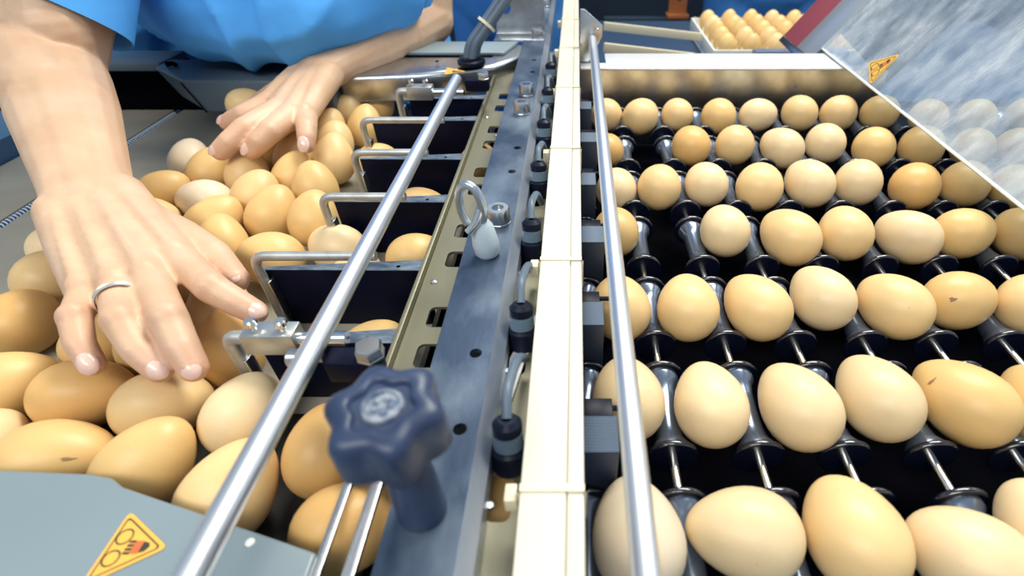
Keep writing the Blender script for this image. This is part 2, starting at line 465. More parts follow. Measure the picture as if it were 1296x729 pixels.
# left pile: (x, y, yaw, scale, tone, where)
LEFT = [
    (307, 131, 20, .92, 2, 'behind the index finger of the far hand'), (247, 210, 90, .95, 0, 'at the far left edge of the pile'), (262, 219, 20, .95, 3, 'under the longest fingertip of the far hand'),
    (316, 224, 40, .96, 2, 'in front of the ring fingertip of the far hand'), (213, 250, 15, .97, 3, 'nearest to the wrist of the ringed hand'), (258, 260, 170, 1.0, 0, 'pale and lying crosswise between the two hands'),
    (203, 277, 10, .95, 2, 'half covered by the back of the ringed hand'), (228, 292, 10, .95, 2, 'peeping out above the thumb knuckle of the ringed hand'), (320, 254, 20, 1.0, 2, 'in the middle of the pile, topmost of three in a column'),
    (276, 293, 30, 1.0, 3, 'just above the thumb of the ringed hand'), (337, 280, 20, 1.0, 3, 'in the middle of the pile, left of the third wire guard'), (331, 314, 175, 1.06, 3, 'long one lying behind the fourth wire guard'),
    (386, 288, 80, 1.0, 3, 'touching the leg of the third wire guard'), (368, 236, 50, .95, 3, 'half hidden behind a pointed egg'), (398, 242, 100, 1.0, 3, 'pointed upright one left of the second wire guard'),
    (374, 202, 20, 1.0, 2, 'below the little finger of the far hand'), (343, 199, 60, .95, 3, 'between ring finger and little finger of the far hand'), (426, 210, 70, 1.0, 2, 'beside the leg of the second wire guard'),
    (424, 180, 60, .98, 2, 'left of the leg of the first wire guard'), (414, 165, 40, .95, 2, 'touching the side of the far hand'), (438, 146, 60, .95, 2, 'below the far wrist'), (480, 134, 95, .95, 3, 'tall one in the far corner beside the clamped wire'),
    (449, 166, 80, .95, 3, 'between the first wire guard and its neighbours'), (352, 168, 40, .95, 4, 'hidden under the far palm'), (395, 165, 40, .95, 3, 'under the little finger knuckle of the far hand'),
    (290, 300, 100, .95, 3, 'squeezed between thumb and pile'), (80, 312, 60, .95, 1, 'farthest of those left of the ringed hand'), (66, 350, 120, 1.0, 2, 'left of the ringed hand beside the little finger'),
    (33, 402, 110, 1.05, 4, 'large one at the left border beside the knuckles'), (34, 478, 40, 1.06, 3, 'at the left border below the knuckles'), (94, 503, 12, 1.05, 4, 'below the little fingertip'),
    (10, 550, 80, 1.0, 1, 'cut by the left border above the grey cover'), (76, 566, 12, 1.05, 3, 'lying behind the edge of the grey cover'), (190, 519, 20, 1.02, 2, 'lying in front of the ringed middle fingertip'),
    (207, 584, 40, 1.02, 3, 'beside the corner of the grey cover'), (299, 535, 60, .98, 1, 'pale one left of the steel rod and the knob'), (310, 620, 55, 1.03, 2, 'partly crossed by the steel rod near the cover'),
    (404, 583, 95, 1.0, 4, 'right of the rod and left of the knob'), (440, 657, 20, 1.02, 4, 'below the knob under the two flat strips'), (121, 436, 70, .92, 3, 'held under the little finger'),
    (178, 446, 100, .95, 3, 'under the ring finger and middle finger'), (266, 402, 130, .98, 2, 'between index finger and middle finger'), (288, 452, 100, .98, 4, 'squeezed against the clamped front wire'),
    (205, 392, 60, .92, 2, 'hidden beneath the ringed palm'), (152, 330, 60, .92, 2, 'hidden beneath the ringed wrist'),
    (416, 316, 150, 1.0, 1, 'greyish one behind the fourth wire guard'), (517, 330, 20, .98, 3, 'in the lane between third and fourth plate beside the rail'), (462, 343, 80, .95, 2, 'behind the rod in the lane of the fourth plate'),
    (532, 262, 20, .95, 3, 'in the lane between second and third plate beside the rail'), (473, 441, 60, .95, 3, 'in the front lane behind the hexagon bolt'),
    (524, 214, 30, .95, 3, 'in the lane between first and second plate behind the rod'), (564, 216, 60, .95, 2, 'in the lane between first and second plate right of the rod'), (596, 207, 80, .95, 3, 'in the lane between first and second plate beside the rail'),
    (593, 146, 60, .92, 3, 'in the farthest lane beside the rail'), (478, 206, 60, .95, 3, 'behind the second wire guard'),
    (624, 650, 70, .95, 4, 'seen through the slot beside the duct'),
]
TILT = {(262, 219): (70, 45), (316, 224): (80, 50), (213, 250): (30, 25), (320, 254): (60, 45), (276, 293): (40, 35), (337, 280): (60, 45), (386, 288): (80, 50), (368, 236): (60, 50),
        (398, 242): (100, 60), (374, 202): (60, 50), (343, 199): (60, 45), (426, 210): (80, 55), (424, 180): (70, 50), (414, 165): (60, 50), (438, 146): (60, 45), (480, 134): (90, 65), (449, 166): (80, 50),
        (290, 300): (100, 50), (247, 210): (90, 40), (207, 584): (45, 35), (310, 620): (60, 30), (299, 535): (60, 35), (404, 583): (90, 30), (288, 452): (100, 50), (266, 402): (100, 45), (178, 446): (100, 45)}
for (x, y, yaw, sc, tn, where) in LEFT:
    p = P(x, y, 0.0); pit = 0
    if (x, y) in TILT: yaw, pit = TILT[(x, y)]
    pr = math.radians(pit); hh = math.sqrt((.0280 * math.sin(pr)) ** 2 + (.0220 * math.cos(pr)) ** 2)
    if (x, y) == (307, 131):
        p = P(314, 133, .024)
    else: p.z = -.0223 + hh * sc + (.0022 if pit else 0)
    eggs.append([p, yaw, sc * .97, tn, '%s egg %s' % (TONES[tn][0], where), 'eggs on the sorting belt', 0.0 if (x, y) == (307, 131) else 1.0, pr])

# push touching eggs apart a little so that none of them overlap
pos = np.array([list(e[0]) for e in eggs]); home = pos.copy()
yw = np.radians([e[1] for e in eggs]); scs = np.array([e[2] for e in eggs]); mv = np.array([e[6] for e in eggs])
pts_ = np.array([e[7] if len(e) > 7 else 0.0 for e in eggs])
axs = np.stack([np.cos(yw), np.sin(yw)], 1) * np.cos(pts_)[:, None]
offs = [(-.0110, .0186), (-.0055, .0222), (0, .0221), (.0055, .0199), (.0110, .0162)]
for it in range(220):
    push = np.zeros((len(eggs), 2)); any_ = False
    for oa, ra in offs:
        A = pos[:, :2] + axs * (oa * scs)[:, None]; za = pos[:, 2] + oa * scs * np.sin(pts_)
        for ob, rb in offs:
            B = pos[:, :2] + axs * (ob * scs)[:, None]; zb_ = pos[:, 2] + ob * scs * np.sin(pts_)
            D = A[:, None, :] - B[None, :, :]
            d2 = np.sqrt((D ** 2).sum(2)) + 1e-9
            d = np.sqrt(d2 ** 2 + (za[:, None] - zb_[None, :]) ** 2)
            need = (ra * scs)[:, None] + (rb * scs)[None, :] + .0003 - d
            np.fill_diagonal(need, -1)
            need = np.where(need > 0, need, 0)
            push += (D / d2[:, :, None] * need[:, :, None]).sum(1) * .10
    pos[:, :2] += np.clip(push, -.002, .002) * mv[:, None] ** .5
for e, p in zip(eggs, pos):
    e.append(put_egg(tuple(p), e[1], e[2], e[3], e[4], e[5], -e[7] if len(e) > 7 else 0.0))

# little dirt marks on three shells
from mathutils.bvhtree import BVHTree
STAIN = mat('dirt_stain', (.30, .17, .07), .7)
for key, px_, py_, w_, h_ in (('fifth row from the back', 1206, 379, .0022, .0016), ('sixth row from the back', 1179, 483, .0030, .0009), ('behind the edge of the grey cover', 86, 581, .0030, .0009)):
    for e in eggs:
        if key in e[4] and (e[4].split(' from the duct')[0].endswith({'fifth row from the back': 'sixth', 'sixth row from the back': 'fifth'}.get(key, '')) or 'cover' in key):
            o = e[-1]
            Mw = Matrix.LocRotScale(o.location, o.rotation_euler, o.scale)
            bv = BVHTree.FromPolygons([Mw @ v.co for v in o.data.vertices], [tuple(p_.vertices) for p_ in o.data.polygons])
            c_ = Vector((0, 0, H)); hit = bv.ray_cast(c_, (PD(px_, py_, 1) - c_).normalized())
            if hit[0] is None: continue
            n_ = hit[1]; ex_ = (Vector((1, 0, 0)) - n_ * n_.x).normalized(); ey_ = n_.cross(ex_); v_ = []; f_ = []
            for k_ in range(16):
                q_ = 2 * math.pi * k_ / 16; rr_ = 1 + .25 * math.sin(3 * q_ + 1) + .15 * math.sin(5 * q_)
                p_ = hit[0] + (ex_ * math.cos(q_) * w_ + ey_ * math.sin(q_) * h_) * rr_; near = bv.find_nearest(p_)
                v_.append(near[0] + near[1] * .00012)
            v_.append(hit[0] + n_ * .00022); f_ = [(k_, (k_ + 1) % 16, 16) for k_ in range(16)]
            st = MB().add(v_, f_).build('dirt_mark', STAIN); st.parent = o; st.matrix_parent_inverse = Mw.inverted()

# ------------------------------------------------------------------ back plate and its flange
bp = thing('back_plate', 'stainless back plate with bright top flange behind the roller rows', 'machine frame', (.2, .72, 0))
MB().plate([(.0048, -.07), (.42, -.07), (.42, .036), (.0048, .036)], [circle(.300, .015, .0022, 12)], 0, .003,
           Matrix(((1, 0, 0, 0), (0, 0, 1, .718), (0, 1, 0, 0), (0, 0, 0, 1)))).build('face', STEEL, bp, 0)
MB().prism([(.0048, .7178), (.372, .7178), (.372, .785), (.04, .785), (.04, .741), (.0048, .741)], .0362, .0388).build('top_flange', mat('white_flange', (.82, .84, .86), .3, .3), bp, .0008)

# ------------------------------------------------------------------ scratched transparent hood on the right
SL = math.radians(53)
hx, hz = .3592, .042
hn = Vector((-math.sin(SL), 0, math.cos(SL)))
HM = Matrix(((math.cos(SL), 0, -math.sin(SL), hx), (0, 1, 0, 0), (math.sin(SL), 0, math.cos(SL), hz), (0, 0, 0, 1)))   # local x up the slope, y along, z outward


def haze_mat():
    m = bpy.data.materials.new('scratched_acrylic'); m.use_nodes = True
    nt = m.node_tree; N = nt.nodes; L = nt.links; b = N['Principled BSDF']; out = N['Material Output']
    tc = N.new('ShaderNodeTexCoord'); mp = N.new('ShaderNodeMapping')
    mp.inputs['Rotation'].default_value = (0, math.radians(-53), math.radians(0)); mp.inputs['Scale'].default_value = (5, 14, 5)
    L.new(tc.outputs['Object'], mp.inputs[0])
    n1 = N.new('ShaderNodeTexNoise'); n1.inputs['Scale'].default_value = 5; n1.inputs['Detail'].default_value = 9; n1.inputs['Roughness'].default_value = .7
    L.new(mp.outputs[0], n1.inputs['Vector'])
    n2 = N.new('ShaderNodeTexNoise'); n2.inputs['Scale'].default_value = 9; n2.inputs['Detail'].default_value = 4
    L.new(tc.outputs['Object'], n2.inputs['Vector'])
    mx = N.new('ShaderNodeMath'); mx.operation = 'ADD'; L.new(n1.outputs['Fac'], mx.inputs[0]); L.new(n2.outputs['Fac'], mx.inputs[1])
    rp = N.new('ShaderNodeValToRGB'); rp.color_ramp.elements[0].position = .40; rp.color_ramp.elements[1].position = .62
    hv = N.new('ShaderNodeMath'); hv.operation = 'MULTIPLY'; hv.inputs[1].default_value = .5; L.new(mx.outputs[0], hv.inputs[0])
    L.new(hv.outputs[0], rp.inputs[0])
    rp.color_ramp.elements[0].color = (.45, .58, .75, 1); rp.color_ramp.elements[1].color = (.86, .90, .94, 1)
    L.new(rp.outputs[0], b.inputs['Base Color']); b.inputs['Roughness'].default_value = .22; b.inputs['Specular IOR Level'].default_value = .6
    tr = N.new('ShaderNodeBsdfTransparent'); tr.inputs[0].default_value = (.92, .96, 1, 1)
    ms = N.new('ShaderNodeMixShader')
    mr = N.new('ShaderNodeMapRange'); mr.inputs[1].default_value = .38; mr.inputs[2].default_value = .64; mr.inputs[3].default_value = .14; mr.inputs[4].default_value = .46
    L.new(hv.outputs[0], mr.inputs[0]); L.new(mr.outputs[0], ms.inputs[0]); L.new(tr.outputs[0], ms.inputs[1]); L.new(b.outputs[0], ms.inputs[2])
    L.new(ms.outputs[0], out.inputs['Surface'])
    return m


hood = thing('hood', 'sloping scratched transparent hood over the right end of the rollers', 'machine cover', (hx, .4, hz))
MB().box(0, .46, -.10, .797, -.0015, .0015, HM).build('clear_panel', haze_mat(), hood)
MB().box(-.0022, .0006, -.10, .797, -.0022, .0022, HM).build('bright_edge', WHITEP, hood, .0005)
MB().box(-.02, .46, .7985, .86, -.004, .0025, HM).build('end_strip', mat('satin_aluminium', (.62, .66, .70), .35, .7), hood, .0006)
MB().box(-.02, .46, .8605, .93, -.006, .001, HM).build('red_end_strip', REDP, hood, .0006)
MB().box(-.030, -.0205, .80, .93, -.03, .002, HM).build('hinge_block', STEEL, hood, .001)
MB().box(.03, .44, .7985, .83, -.12, -.004, HM).build('support_rib', PAN, hood, .001)


# ------------------------------------------------------------------ warning stickers
def sticker(name, a, b, c, n, label, lift=.0003):
    """yellow triangle: apex a, base corners b and c, lying on a surface with normal n"""
    a, b, c, n = Vector(a), Vector(b), Vector(c), Vector(n).normalized()
    o = (b + c) / 2
    ey = (a - o); hgt = ey.length; ey.normalize(); ex = ey.cross(n).normalized(); wid = abs((b - c).dot(ex)) / 2
    if n.dot(ex.cross(ey)) < 0: ex = -ex
    M = Matrix(((ex.x, ey.x, n.x, o.x), (ex.y, ey.y, n.y, o.y), (ex.z, ey.z, n.z, o.z), (0, 0, 0, 1)))
    def tri(k, r, sub=6):
        pts = [(-wid, 0), (wid, 0), (0, hgt)]; g = (0, hgt / 3)
        pts = [(g[0] + (p[0] - g[0]) * k, g[1] + (p[1] - g[1]) * k) for p in pts]
        out = []
        for i in range(3):
            p0, p1, p2 = Vector(pts[i - 1]), Vector(pts[i]), Vector(pts[(i + 1) % 3])
            d0, d2 = (p0 - p1).normalized() * r, (p2 - p1).normalized() * r
            for j in range(sub + 1):
                t = j / sub; q = (p1 + d0) * (1 - t) ** 2 + p1 * 2 * t * (1 - t) + (p1 + d2) * t * t
                out.append((q.x, q.y))
        return out
    t = thing(name, label, 'sticker', o)
    MB().prism(tri(1, wid * .22), 0, lift, M).build('yellow_triangle', YELLOW, t)
    MB().plate(tri(.84, wid * .15), [tri(.78, wid * .13)], lift, lift * 1.5, M).build('border_line', PRINT, t)
    w = wid
    m = MB()
    for cx, cy in ((-.28, .20), (.28, .20)):
        m.plate(circle(cx * w, cy * hgt, w * .22, 20), [circle(cx * w, cy * hgt, w * .18, 20)], lift, lift * 1.5, M)
    m.build('roller_symbol', PRINT, t)
    m = MB()
    m.prism([(-.16 * w, .44 * hgt), (.16 * w, .44 * hgt), (.17 * w, .56 * hgt), (-.17 * w, .56 * hgt)], lift, lift * 1.6, M)
    m.build('hand_symbol', PRINTR, t)
    m = MB()
    for k in range(4):
        x = (-.15 + .1 * k) * w
        m.prism([(x - .03 * w, .33 * hgt), (x + .03 * w, .33 * hgt), (x + .035 * w, .44 * hgt), (x - .035 * w, .44 * hgt)], lift, lift * 1.6, M)
    m.prism([(-.15 * w, .57 * hgt), (.15 * w, .57 * hgt), (.10 * w, .66 * hgt), (-.02 * w, .70 * hgt), (-.12 * w, .66 * hgt)], lift, lift * 1.6, M)
    m.build('finger_symbol', PRINT, t)
    return t


hp0 = Vector((hx, 0, hz)) + hn * .0018
sticker('warning_sticker', ray_plane(1140, 68, hp0, hn), ray_plane(1092, 84, hp0, hn), ray_plane(1109, 103, hp0, hn), hn,
        'yellow triangular hand hazard sticker on the transparent hood')

# ------------------------------------------------------------------ grey cover bottom left
GZ = .031
c0, c1, c2 = P(-140, 588, GZ), P(143, 600, GZ), P(400, 699, GZ)
cover = thing('grey_cover', 'pale grey sheet metal cover in the lower left corner', 'machine cover', (-.2, .05, GZ))
poly = [(-.50, c0.y), (c0.x, c0.y), (c1.x - .012, c1.y + .0005), (c1.x, c1.y - .0015), (c1.x + .008, c1.y - .006), (c2.x, c2.y), (c2.x + .004, -.12), (-.50, -.12)]
MB().prism(poly, GZ - .004, GZ).build('sheet', LGREYP, cover, .0016, 3)
MB().prism([(-.50, c0.y - .028), (c1.x, c1.y - .030), (c2.x, c2.y - .026), (c2.x, c2.y - .034), (c1.x, c1.y - .040), (-.50, c0.y - .038)], -.0215, GZ - .004).build('folded_skirt', LGREYP, cover, .001)
MB().lathe([(.0020, 0), (.0020, .0006), (.0012, .0012)], P(317, 687, GZ), n=12).build('rivet', WHITEP, cover)
gs = GZ + .0002
sticker('warning_sticker', P(213, 693, gs), P(161, 647, gs), P(104, 745, gs), (0, 0, 1), 'yellow triangular hand hazard sticker on the pale grey cover')

# ------------------------------------------------------------------ guard box and end wall at the back left
gb = thing('guard_box', 'grey angular guard housing across the far end of the belt below the blue shirt', 'machine cover', (-.4, .66, 0))
yf, zt, zb = .634, .050, .012
mb = MB()
top = [P(195, 85, zt), P(229, 102, zt), Vector((-.30, yf, zt)), Vector((-.30, .72, zt)), Vector((P(195, 85, zt).x, .72, zt))]
bot = [Vector((top[0].x + .022, top[0].y - .004, zb)), Vector((top[1].x + .018, yf - .004, zb)), Vector((-.30, yf - .004, zb)), Vector((-.30, .72, zb)), Vector((top[0].x + .022, .72, zb))]
mb.ring_loft([bot, top])
mb.build('housing', GREYP, gb, .003, 3)
MB().tube([P(210, 82, zt + .003), P(218, 80, zt + .004), P(224, 83, zt + .001)], .003, 8).build('latch', PAN, gb)
a_, b_ = Vector((top[1].x - .0006, top[1].y - .0012, zt - .002)), Vector((bot[1].x - .0006, bot[1].y - .0012, zb + .001))
MB().tube([a_, b_], .0009, 6).build('seam', PAN, gb)
rail = thing('rear_rail', 'long grey rail behind the belt at the far left', 'machine frame', (-.7, .72, 0))
MB().box(-1.3, -.545, .70, .76, .040, .050).build('top_rail', GREYP, rail, .002)
MB().box(-1.3, -.545, .735, .76, -.05, .0395).build('dark_face', PAN, rail)

ew = thing('end_wall', 'stainless end wall with sticker and cable gland at the far end of the lanes', 'machine frame', (-.2, .7, 0))
e_pts = [(-.299, .70), (-.299, .655), (-.20, .668), (-.11, .70), (-.075, .745), (-.075, .80), (-.299, .80)]
MB().prism(e_pts, .012, .047).build('wall_box', STEEL, ew, .006, 4)
MB().prism([(-.299, .745), (-.10, .745), (-.085, .80), (-.299, .80)], .0475, .051).build('top_plate', LGREYP, ew, .0008)
MB().box(-.295, -.115, .738, .7435, .0472, .0482).build('dark_seam', PAN, ew)
MB().lathe([(.0022, 0), (.0022, .001), (.001, .0014)], P(553, 78, .051), n=12).build('rivet', PAN, ew)
m = MB(); m.prism([(p.x, p.y) for p in (P(562, 94, .048), P(566, 85, .048), P(589, 90, .048))], .0472, .0478)
sk = m.build('arrow_sticker', YELLOW); tag(sk, 'small yellow arrow sticker on the steel end wall', 'sticker')
m = MB(); m.prism([(p.x, p.y) for p in (P(572, 91, .0485), P(573, 88.6, .0485), P(584, 90, .0485))], .0478, .0481).build('black_arrow', PRINT, sk)

# ------------------------------------------------------------------ central rails
# slotted yellowish rail plate
RZ = .030
slots = []
for y in (122, 137, 164, 183, 218, 240, 292, 328, 401, 450):
    yy = P(600, y, RZ).y
    slots.append((yy - .0095, yy + .0095))
holes = [rrect(-.0965, -.0805, a, b, .004) for a, b in slots]
for yy in (.120, .205, .30, .39, .48, .57, .66):
    holes.append(rrect(-.0420, -.0300, yy - .012, yy + .012, .004))
rp_ = thing('slotted_rail', 'yellowed metal rail plate with rounded slots beside the dark bar', 'rail', (-.06, .4, RZ))
outer = [(-.1075, .80), (-.1075, .137), (-.0640, .137), (-.0640, -.10), (-.0145, -.10), (-.0145, .80)]
MB().plate(outer, holes, RZ - .002, RZ).build('slotted_plate', BEIGE, rp_)
MB().box(-.1110, -.1078, .137, .80, RZ - .004, RZ + .0055).build('raised_lip', BEIGE, rp_, .0006)
MB().box(-.1115, -.1075, -.10, .136, .0262, .0292).build('flat_strip', STEEL, rp_, .0004)
MB().box(-.0985, -.0930, -.10, .136, .0262, .0292).build('flat_strip', STEEL, rp_, .0004)
for px_, py_ in ((549, 357), (616, 149), (628, 172)):
    q = P(px_, py_, RZ)
    MB().lathe([(.0022, 0), (.0022, .0008), (.0012, .0014)], (max(q.x, -.104), q.y, RZ), n=12).build('screw', STEEL, rp_)

# dark bar
BZ = .050
bx0, bx1 = -.0780, -.0468
holes = []
for px_, py_ in ((655, 187), (648, 217), (602, 447), (582, 543), (676, 76), (674, 91), (685, 23), (687, 13)):
    q = P(px_, py_, BZ); holes.append(circle(min(max(q.x, bx0 + .007), bx1 - .005), q.y, .0034, 18))
bar = thing('blued_bar', 'long dark blue grey steel bar with bolt holes beside the duct', 'rail', (-.06, .5, BZ))
MB().plate([(bx0, -.10), (bx1, -.10), (bx1, 1.12), (bx0, 1.12)], holes, BZ - .003, BZ).build('top_face', BLUEBAR, bar)
MB().ring_loft([[Vector((x_, y_, z_)) for x_, z_ in ((bx1, BZ - .0001), (bx1 + .0065, BZ - .006), (bx1 + .0065, BZ - .0185), (bx1 + .003, BZ - .0185), (bx1, BZ - .0032))] for y_ in (-.10, 1.12)]).build('side_flange', mat('bright_flange', (.46, .50, .58), .42, .8, (.20, .24, .32), 24, (1, .3, 1)), bar, 0)


def bolt(o, r, h, parent, axis=(0, 0, 1), m=STEEL, name='bolt', hexa=False):
    prof = [(r * 1.05, 0), (r * 1.05, h * .12), (r, h * .16), (r, h * .85), (r * .9, h)] + ([(r * .3, h * 1.02)] if hexa else [(r * .5, h), (r * .45, h * .7)])
    return MB().lathe(prof, o, axis, 6 if hexa else 20).build(name, m, parent, 0, 2, 30)


for px_, py_ in ((661, 143), (667, 120), (680, 47), (682, 36), (632, 281), (690, 8)):
    q = P(px_, py_, BZ)
    nut = bolt((min(max(q.x, bx0 + .009), bx1 - .008), q.y, BZ), min(.0085, .0085), .0125, bar, m=STEEL, name='cap_bolt')
# rail bolt of the sub frame
# eye bolt with hook
q = P(606, 327, BZ)
eye = thing('eye_bolt', 'steel eye ring with a pale sleeve on the dark bar', 'eye bolt', (q.x, q.y, BZ))
ex, ey = q.x + .006, q.y + .004
MB().lathe([(.0066, 0), (.0088, .003), (.0090, .010), (.0074, .022), (.0050, .026), (.0012, .0265)], (ex, ey, BZ), (-.10, .10, 1), 20).build('sleeve', SLEEVE, eye)
pts = [(ex - .0075 + .0080 * math.cos(a), ey + .003 - .003 * math.cos(a), BZ + .036 + .016 * math.sin(a)) for a in [math.radians(-60 + i * 300 / 24) for i in range(25)]]
MB().tube(pts, .0029, 12).build('ring', mat('ring_steel', (.5, .56, .62), .3, .9), eye)
MB().tube([(ex - .010, ey - .006, BZ + .022), (ex - .004, ey - .003, BZ + .028), (ex - .001, ey, BZ + .036)], .0027, 10).build('hook_end', SHAFT, eye)

# ivory duct
dx0, dx1, dzt = -.0235, .0032, .060
duct = thing('cable_duct', 'long ivory plastic cable duct in the middle of the machine', 'cable duct', (-.01, .5, .05))
MB().box(dx0, dx1, -.10, 1.10, dzt - .022, dzt - .0022).build('trunking', IVORY, duct, .0008)
MB().box(dx0 + .0003, dx1 - .0075, -.10, 1.10, dzt - .0022, dzt).build('lid', IVORY, duct, .0007)
MB().box(dx1 - .0070, dx1 - .0002, -.10, 1.10, dzt - .0024, dzt - .0004).build('lid_edge', IVORY, duct, .0007)
for py_ in (24, 60, 110, 187, 328, 618):
    q = P(715, py_, dzt)
    b = MB()
    x0, x1, z0, z1 = dx0 - .001, dx1 + .001, dzt - .0232, dzt + .0009
    b.box(x0, x1, q.y - .0016, q.y + .0016, dzt, z1).box(x0, dx0, q.y - .0016, q.y + .0016, z0, z1).box(dx1, x1, q.y - .0016, q.y + .0016, z0, z1).box(x0, x1, q.y - .0016, q.y + .0016, z0, dzt - .022)
    tb = b.build('cable_tie', TIE, duct)
    MB().box(dx0 - .0065, dx0 - .0012, q.y - .004, q.y + .004, dzt - .012, dzt - .003).build('tie_head', TIE, tb, .0008)

# lane solenoids between bar and duct
for k, y in enumerate((.135, .215, .305, .395, .485, .575, .665)):
    t = thing('solenoid', '%s dark solenoid from the camera between the dark bar and the duct' % ORD[k], 'solenoid', (-.0325, y, .03), 'solenoids along the duct')
    MB().lathe([(.0078, 0), (.0086, .002), (.0086, .012), (.0070, .0135)], (-.0325, y, RZ + .0005), (0, .25, 1), 20).build('body', BLACKP, t)
    MB().lathe([(.0072, 0), (.0072, .008)], (-.0325, y + .0035, RZ + .0142), (0, .25, 1), 20).build('collar', SOLB, t)
    MB().lathe([(.0070, 0), (.0070, .0045), (.0045, .007)], (-.0325, y + .0056, RZ + .0226), (0, .25, 1), 20).build('cap', BLACKP, t)
    MB().tube(rounded([(-.0325, y + .0075, RZ + .029), (-.033, y + .018, RZ + .036), (-.031, y + .045, RZ + .030), (-.029, y + .062, RZ + .010)], .02), .0026, 10).build('hose', CABLE, t)
    MB().lathe([(.0016, 0), (.0016, .002)], (-.0395, y - .020, RZ), n=10).build('screw', STEEL, t)
wsh = MB()
q = [(-.0395, .205), (-.030, .235), (-.0225, .250), (-.0225, .225), (-.030, .205), (-.036, .170), (-.0395, .175)]
wsh.prism(q, RZ + .0004, RZ + .0022)
tag(wsh.build('white_deflector', WHITEP, None, .0005), 'white curved plastic piece lying beside the duct', 'plastic piece')

# right round rod with its far bracket
rod = thing('guide_rod', 'polished steel rod running beside the ivory duct over the first roller eggs', 'rod', (.0235, .4, .07))
MB().tube([(.0245, -.10, .070), (.0210, .742, .070)], .0053, 20).build('rod', ROD, rod)
MB().prism([(.0045, .030), (.0045, .105), (.010, .105), (.034, .086), (.034, .072), (.012, .030)], 0, .003,
           Matrix(((1, 0, 0, 0), (0, 0, 1, .7425), (0, 1, 0, 0), (0, 0, 0, 1)))).build('bracket', STEEL, rod, .0006)
bolt((.027, .742, .080), .003, .003, rod, (0, -1, 0))

# left round rod
lrod = thing('guide_rod', 'polished steel rod running slantwise over the divider plates and the egg pile', 'rod', (-.131, .4, .07))
MB().tube([(-.1325, -.10, .070), (-.1318, .578, .070)], .0056, 20).build('rod', ROD, lrod)
qb = P(440, 468, .055)
MB().box(-.126, -.100, qb.y - .006, qb.y + .006, .052, .066).build('clamp_block', PLATE, lrod, .001)
bolt((-.1035, qb.y, .066), .0070, .0075, lrod, hexa=True, name='hex_bolt')
MB().lathe([(.0035, 0), (.0046, .001), (.0046, .007), (.0035, .008)], (-.146, qb.y, .064), (1, 0, 0), 16).build('set_nut', STEEL, lrod)
MB().tube([(-.140, qb.y, .064), (-.128, qb.y, .064)], .0022, 10).build('set_screw', STEEL, lrod)
qf = P(600, 104, .06)
MB().box(-.1265, -.100, qf.y - .007, qf.y + .007, .052, .064).build('clamp_block', PLATE, lrod, .001)
bolt((-.106, qf.y, .064), .0065, .007, lrod, hexa=True, name='hex_bolt')

# ------------------------------------------------------------------ lane dividers with wire guards
DIV = [  # top pixel y at the rail, left pixel x, wire y, wire left x, clamped, tag
    (119, 512, 112, 502, True, 'farthest divider plate with clamped wire guard'),
    (152, 470, 152, 457, False, 'first plain divider plate with wire guard in front of the farthest'),
    (201, 455, 193, 446, False, 'second plain divider plate with wire guard'),
    (255, 422, 249, 406, False, 'third plain divider plate with wire guard'),
    (341, 327, 324, 319, False, 'fourth and longest divider plate with wire guard'),
    (452, 300, 424, 282, True, 'front divider plate with clamped wire guard beside the ringed hand'),
]
PT = .032
for k, (ty, lx, wy, wx, clamp, lab) in enumerate(DIV):
    q = P(lx, ty, PT); y = q.y; x0, x1 = q.x, -.1125
    if clamp:
        y = P(wx, wy, .047).y + .009; x0 = P(wx, wy, .047).x + .009
    t = thing('lane_divider', 'black ' + lab, 'divider', (x0, y, -.02), 'lane dividers on the sorting belt')
    # plate: widens towards the rail
    th0, th1 = .003, .0125
    m = MB(); lo, hi = -.0215, PT - .0005
    ring = lambda z: [Vector((x0, y, z)), Vector((x1, y - .001, z)), Vector((x1, y - .001 + th1, z)), Vector((x0, y + th0, z))]
    m.ring_loft([ring(lo), ring(hi)]); m.build('plate', PLATE, t, .0006)
    holes = [circle(x1 - .016, y + .0035, .0016, 12)]
    MB().plate([(p.x, p.y) for p in ring(0)], holes, hi, PT).build('worn_top', PLATETOP, t)
    MB().tube([(x1 - .016, y + .0035, hi - .001), (x1 - .016, y + .0035, hi + .0001)], .0015, 10).build('hole_bottom', PAN, t)
    # wire
    WZ = .047
    w = P(wx, wy, WZ); wr = .0034 if not clamp else .0042
    xe = -.1385
    yb = w.y
    if clamp: yb = w.y + .002
    if clamp:
        xb = w.x + .012
        path = rounded([(w.x, yb, -.019), (w.x, yb, WZ - .004), (xb, yb, WZ - .004)], .010)
    else:
        path = rounded([(w.x, yb, -.019), (w.x, yb, WZ), (xe, yb, WZ)], .010)
    MB().tube(path, wr, 12).build('wire_guard', WIRE, t)
    MB().box(w.x + .0036, w.x + .0056, yb - .004, yb + .004, -.0215, PT - .006).build('leg_backing', STEEL, t, .0004)
    if clamp:
        cl = MB().box(xb, xb + .030, yb - .0065, yb + .0065, WZ - .0125, WZ + .003).build('clamp_block', mat('clamp_aluminium', (.52, .54, .54), .38, .85) if k == 0 else bpy.data.materials['clamp_aluminium'], t, .0008)
        for sx in (.006, .023):
            MB().lathe([(.0018, 0), (.0018, .0032), (.0036, .0034), (.0036, .006), (.0026, .007)], (xb + sx, yb, WZ + .003), n=14).build('thumb_screw', SHAFT, cl)
        MB().tube([(xb + .030, yb, WZ - .005), (xe + .004, yb, WZ - .005)], .0044, 14).build('pin', SHAFT, cl)

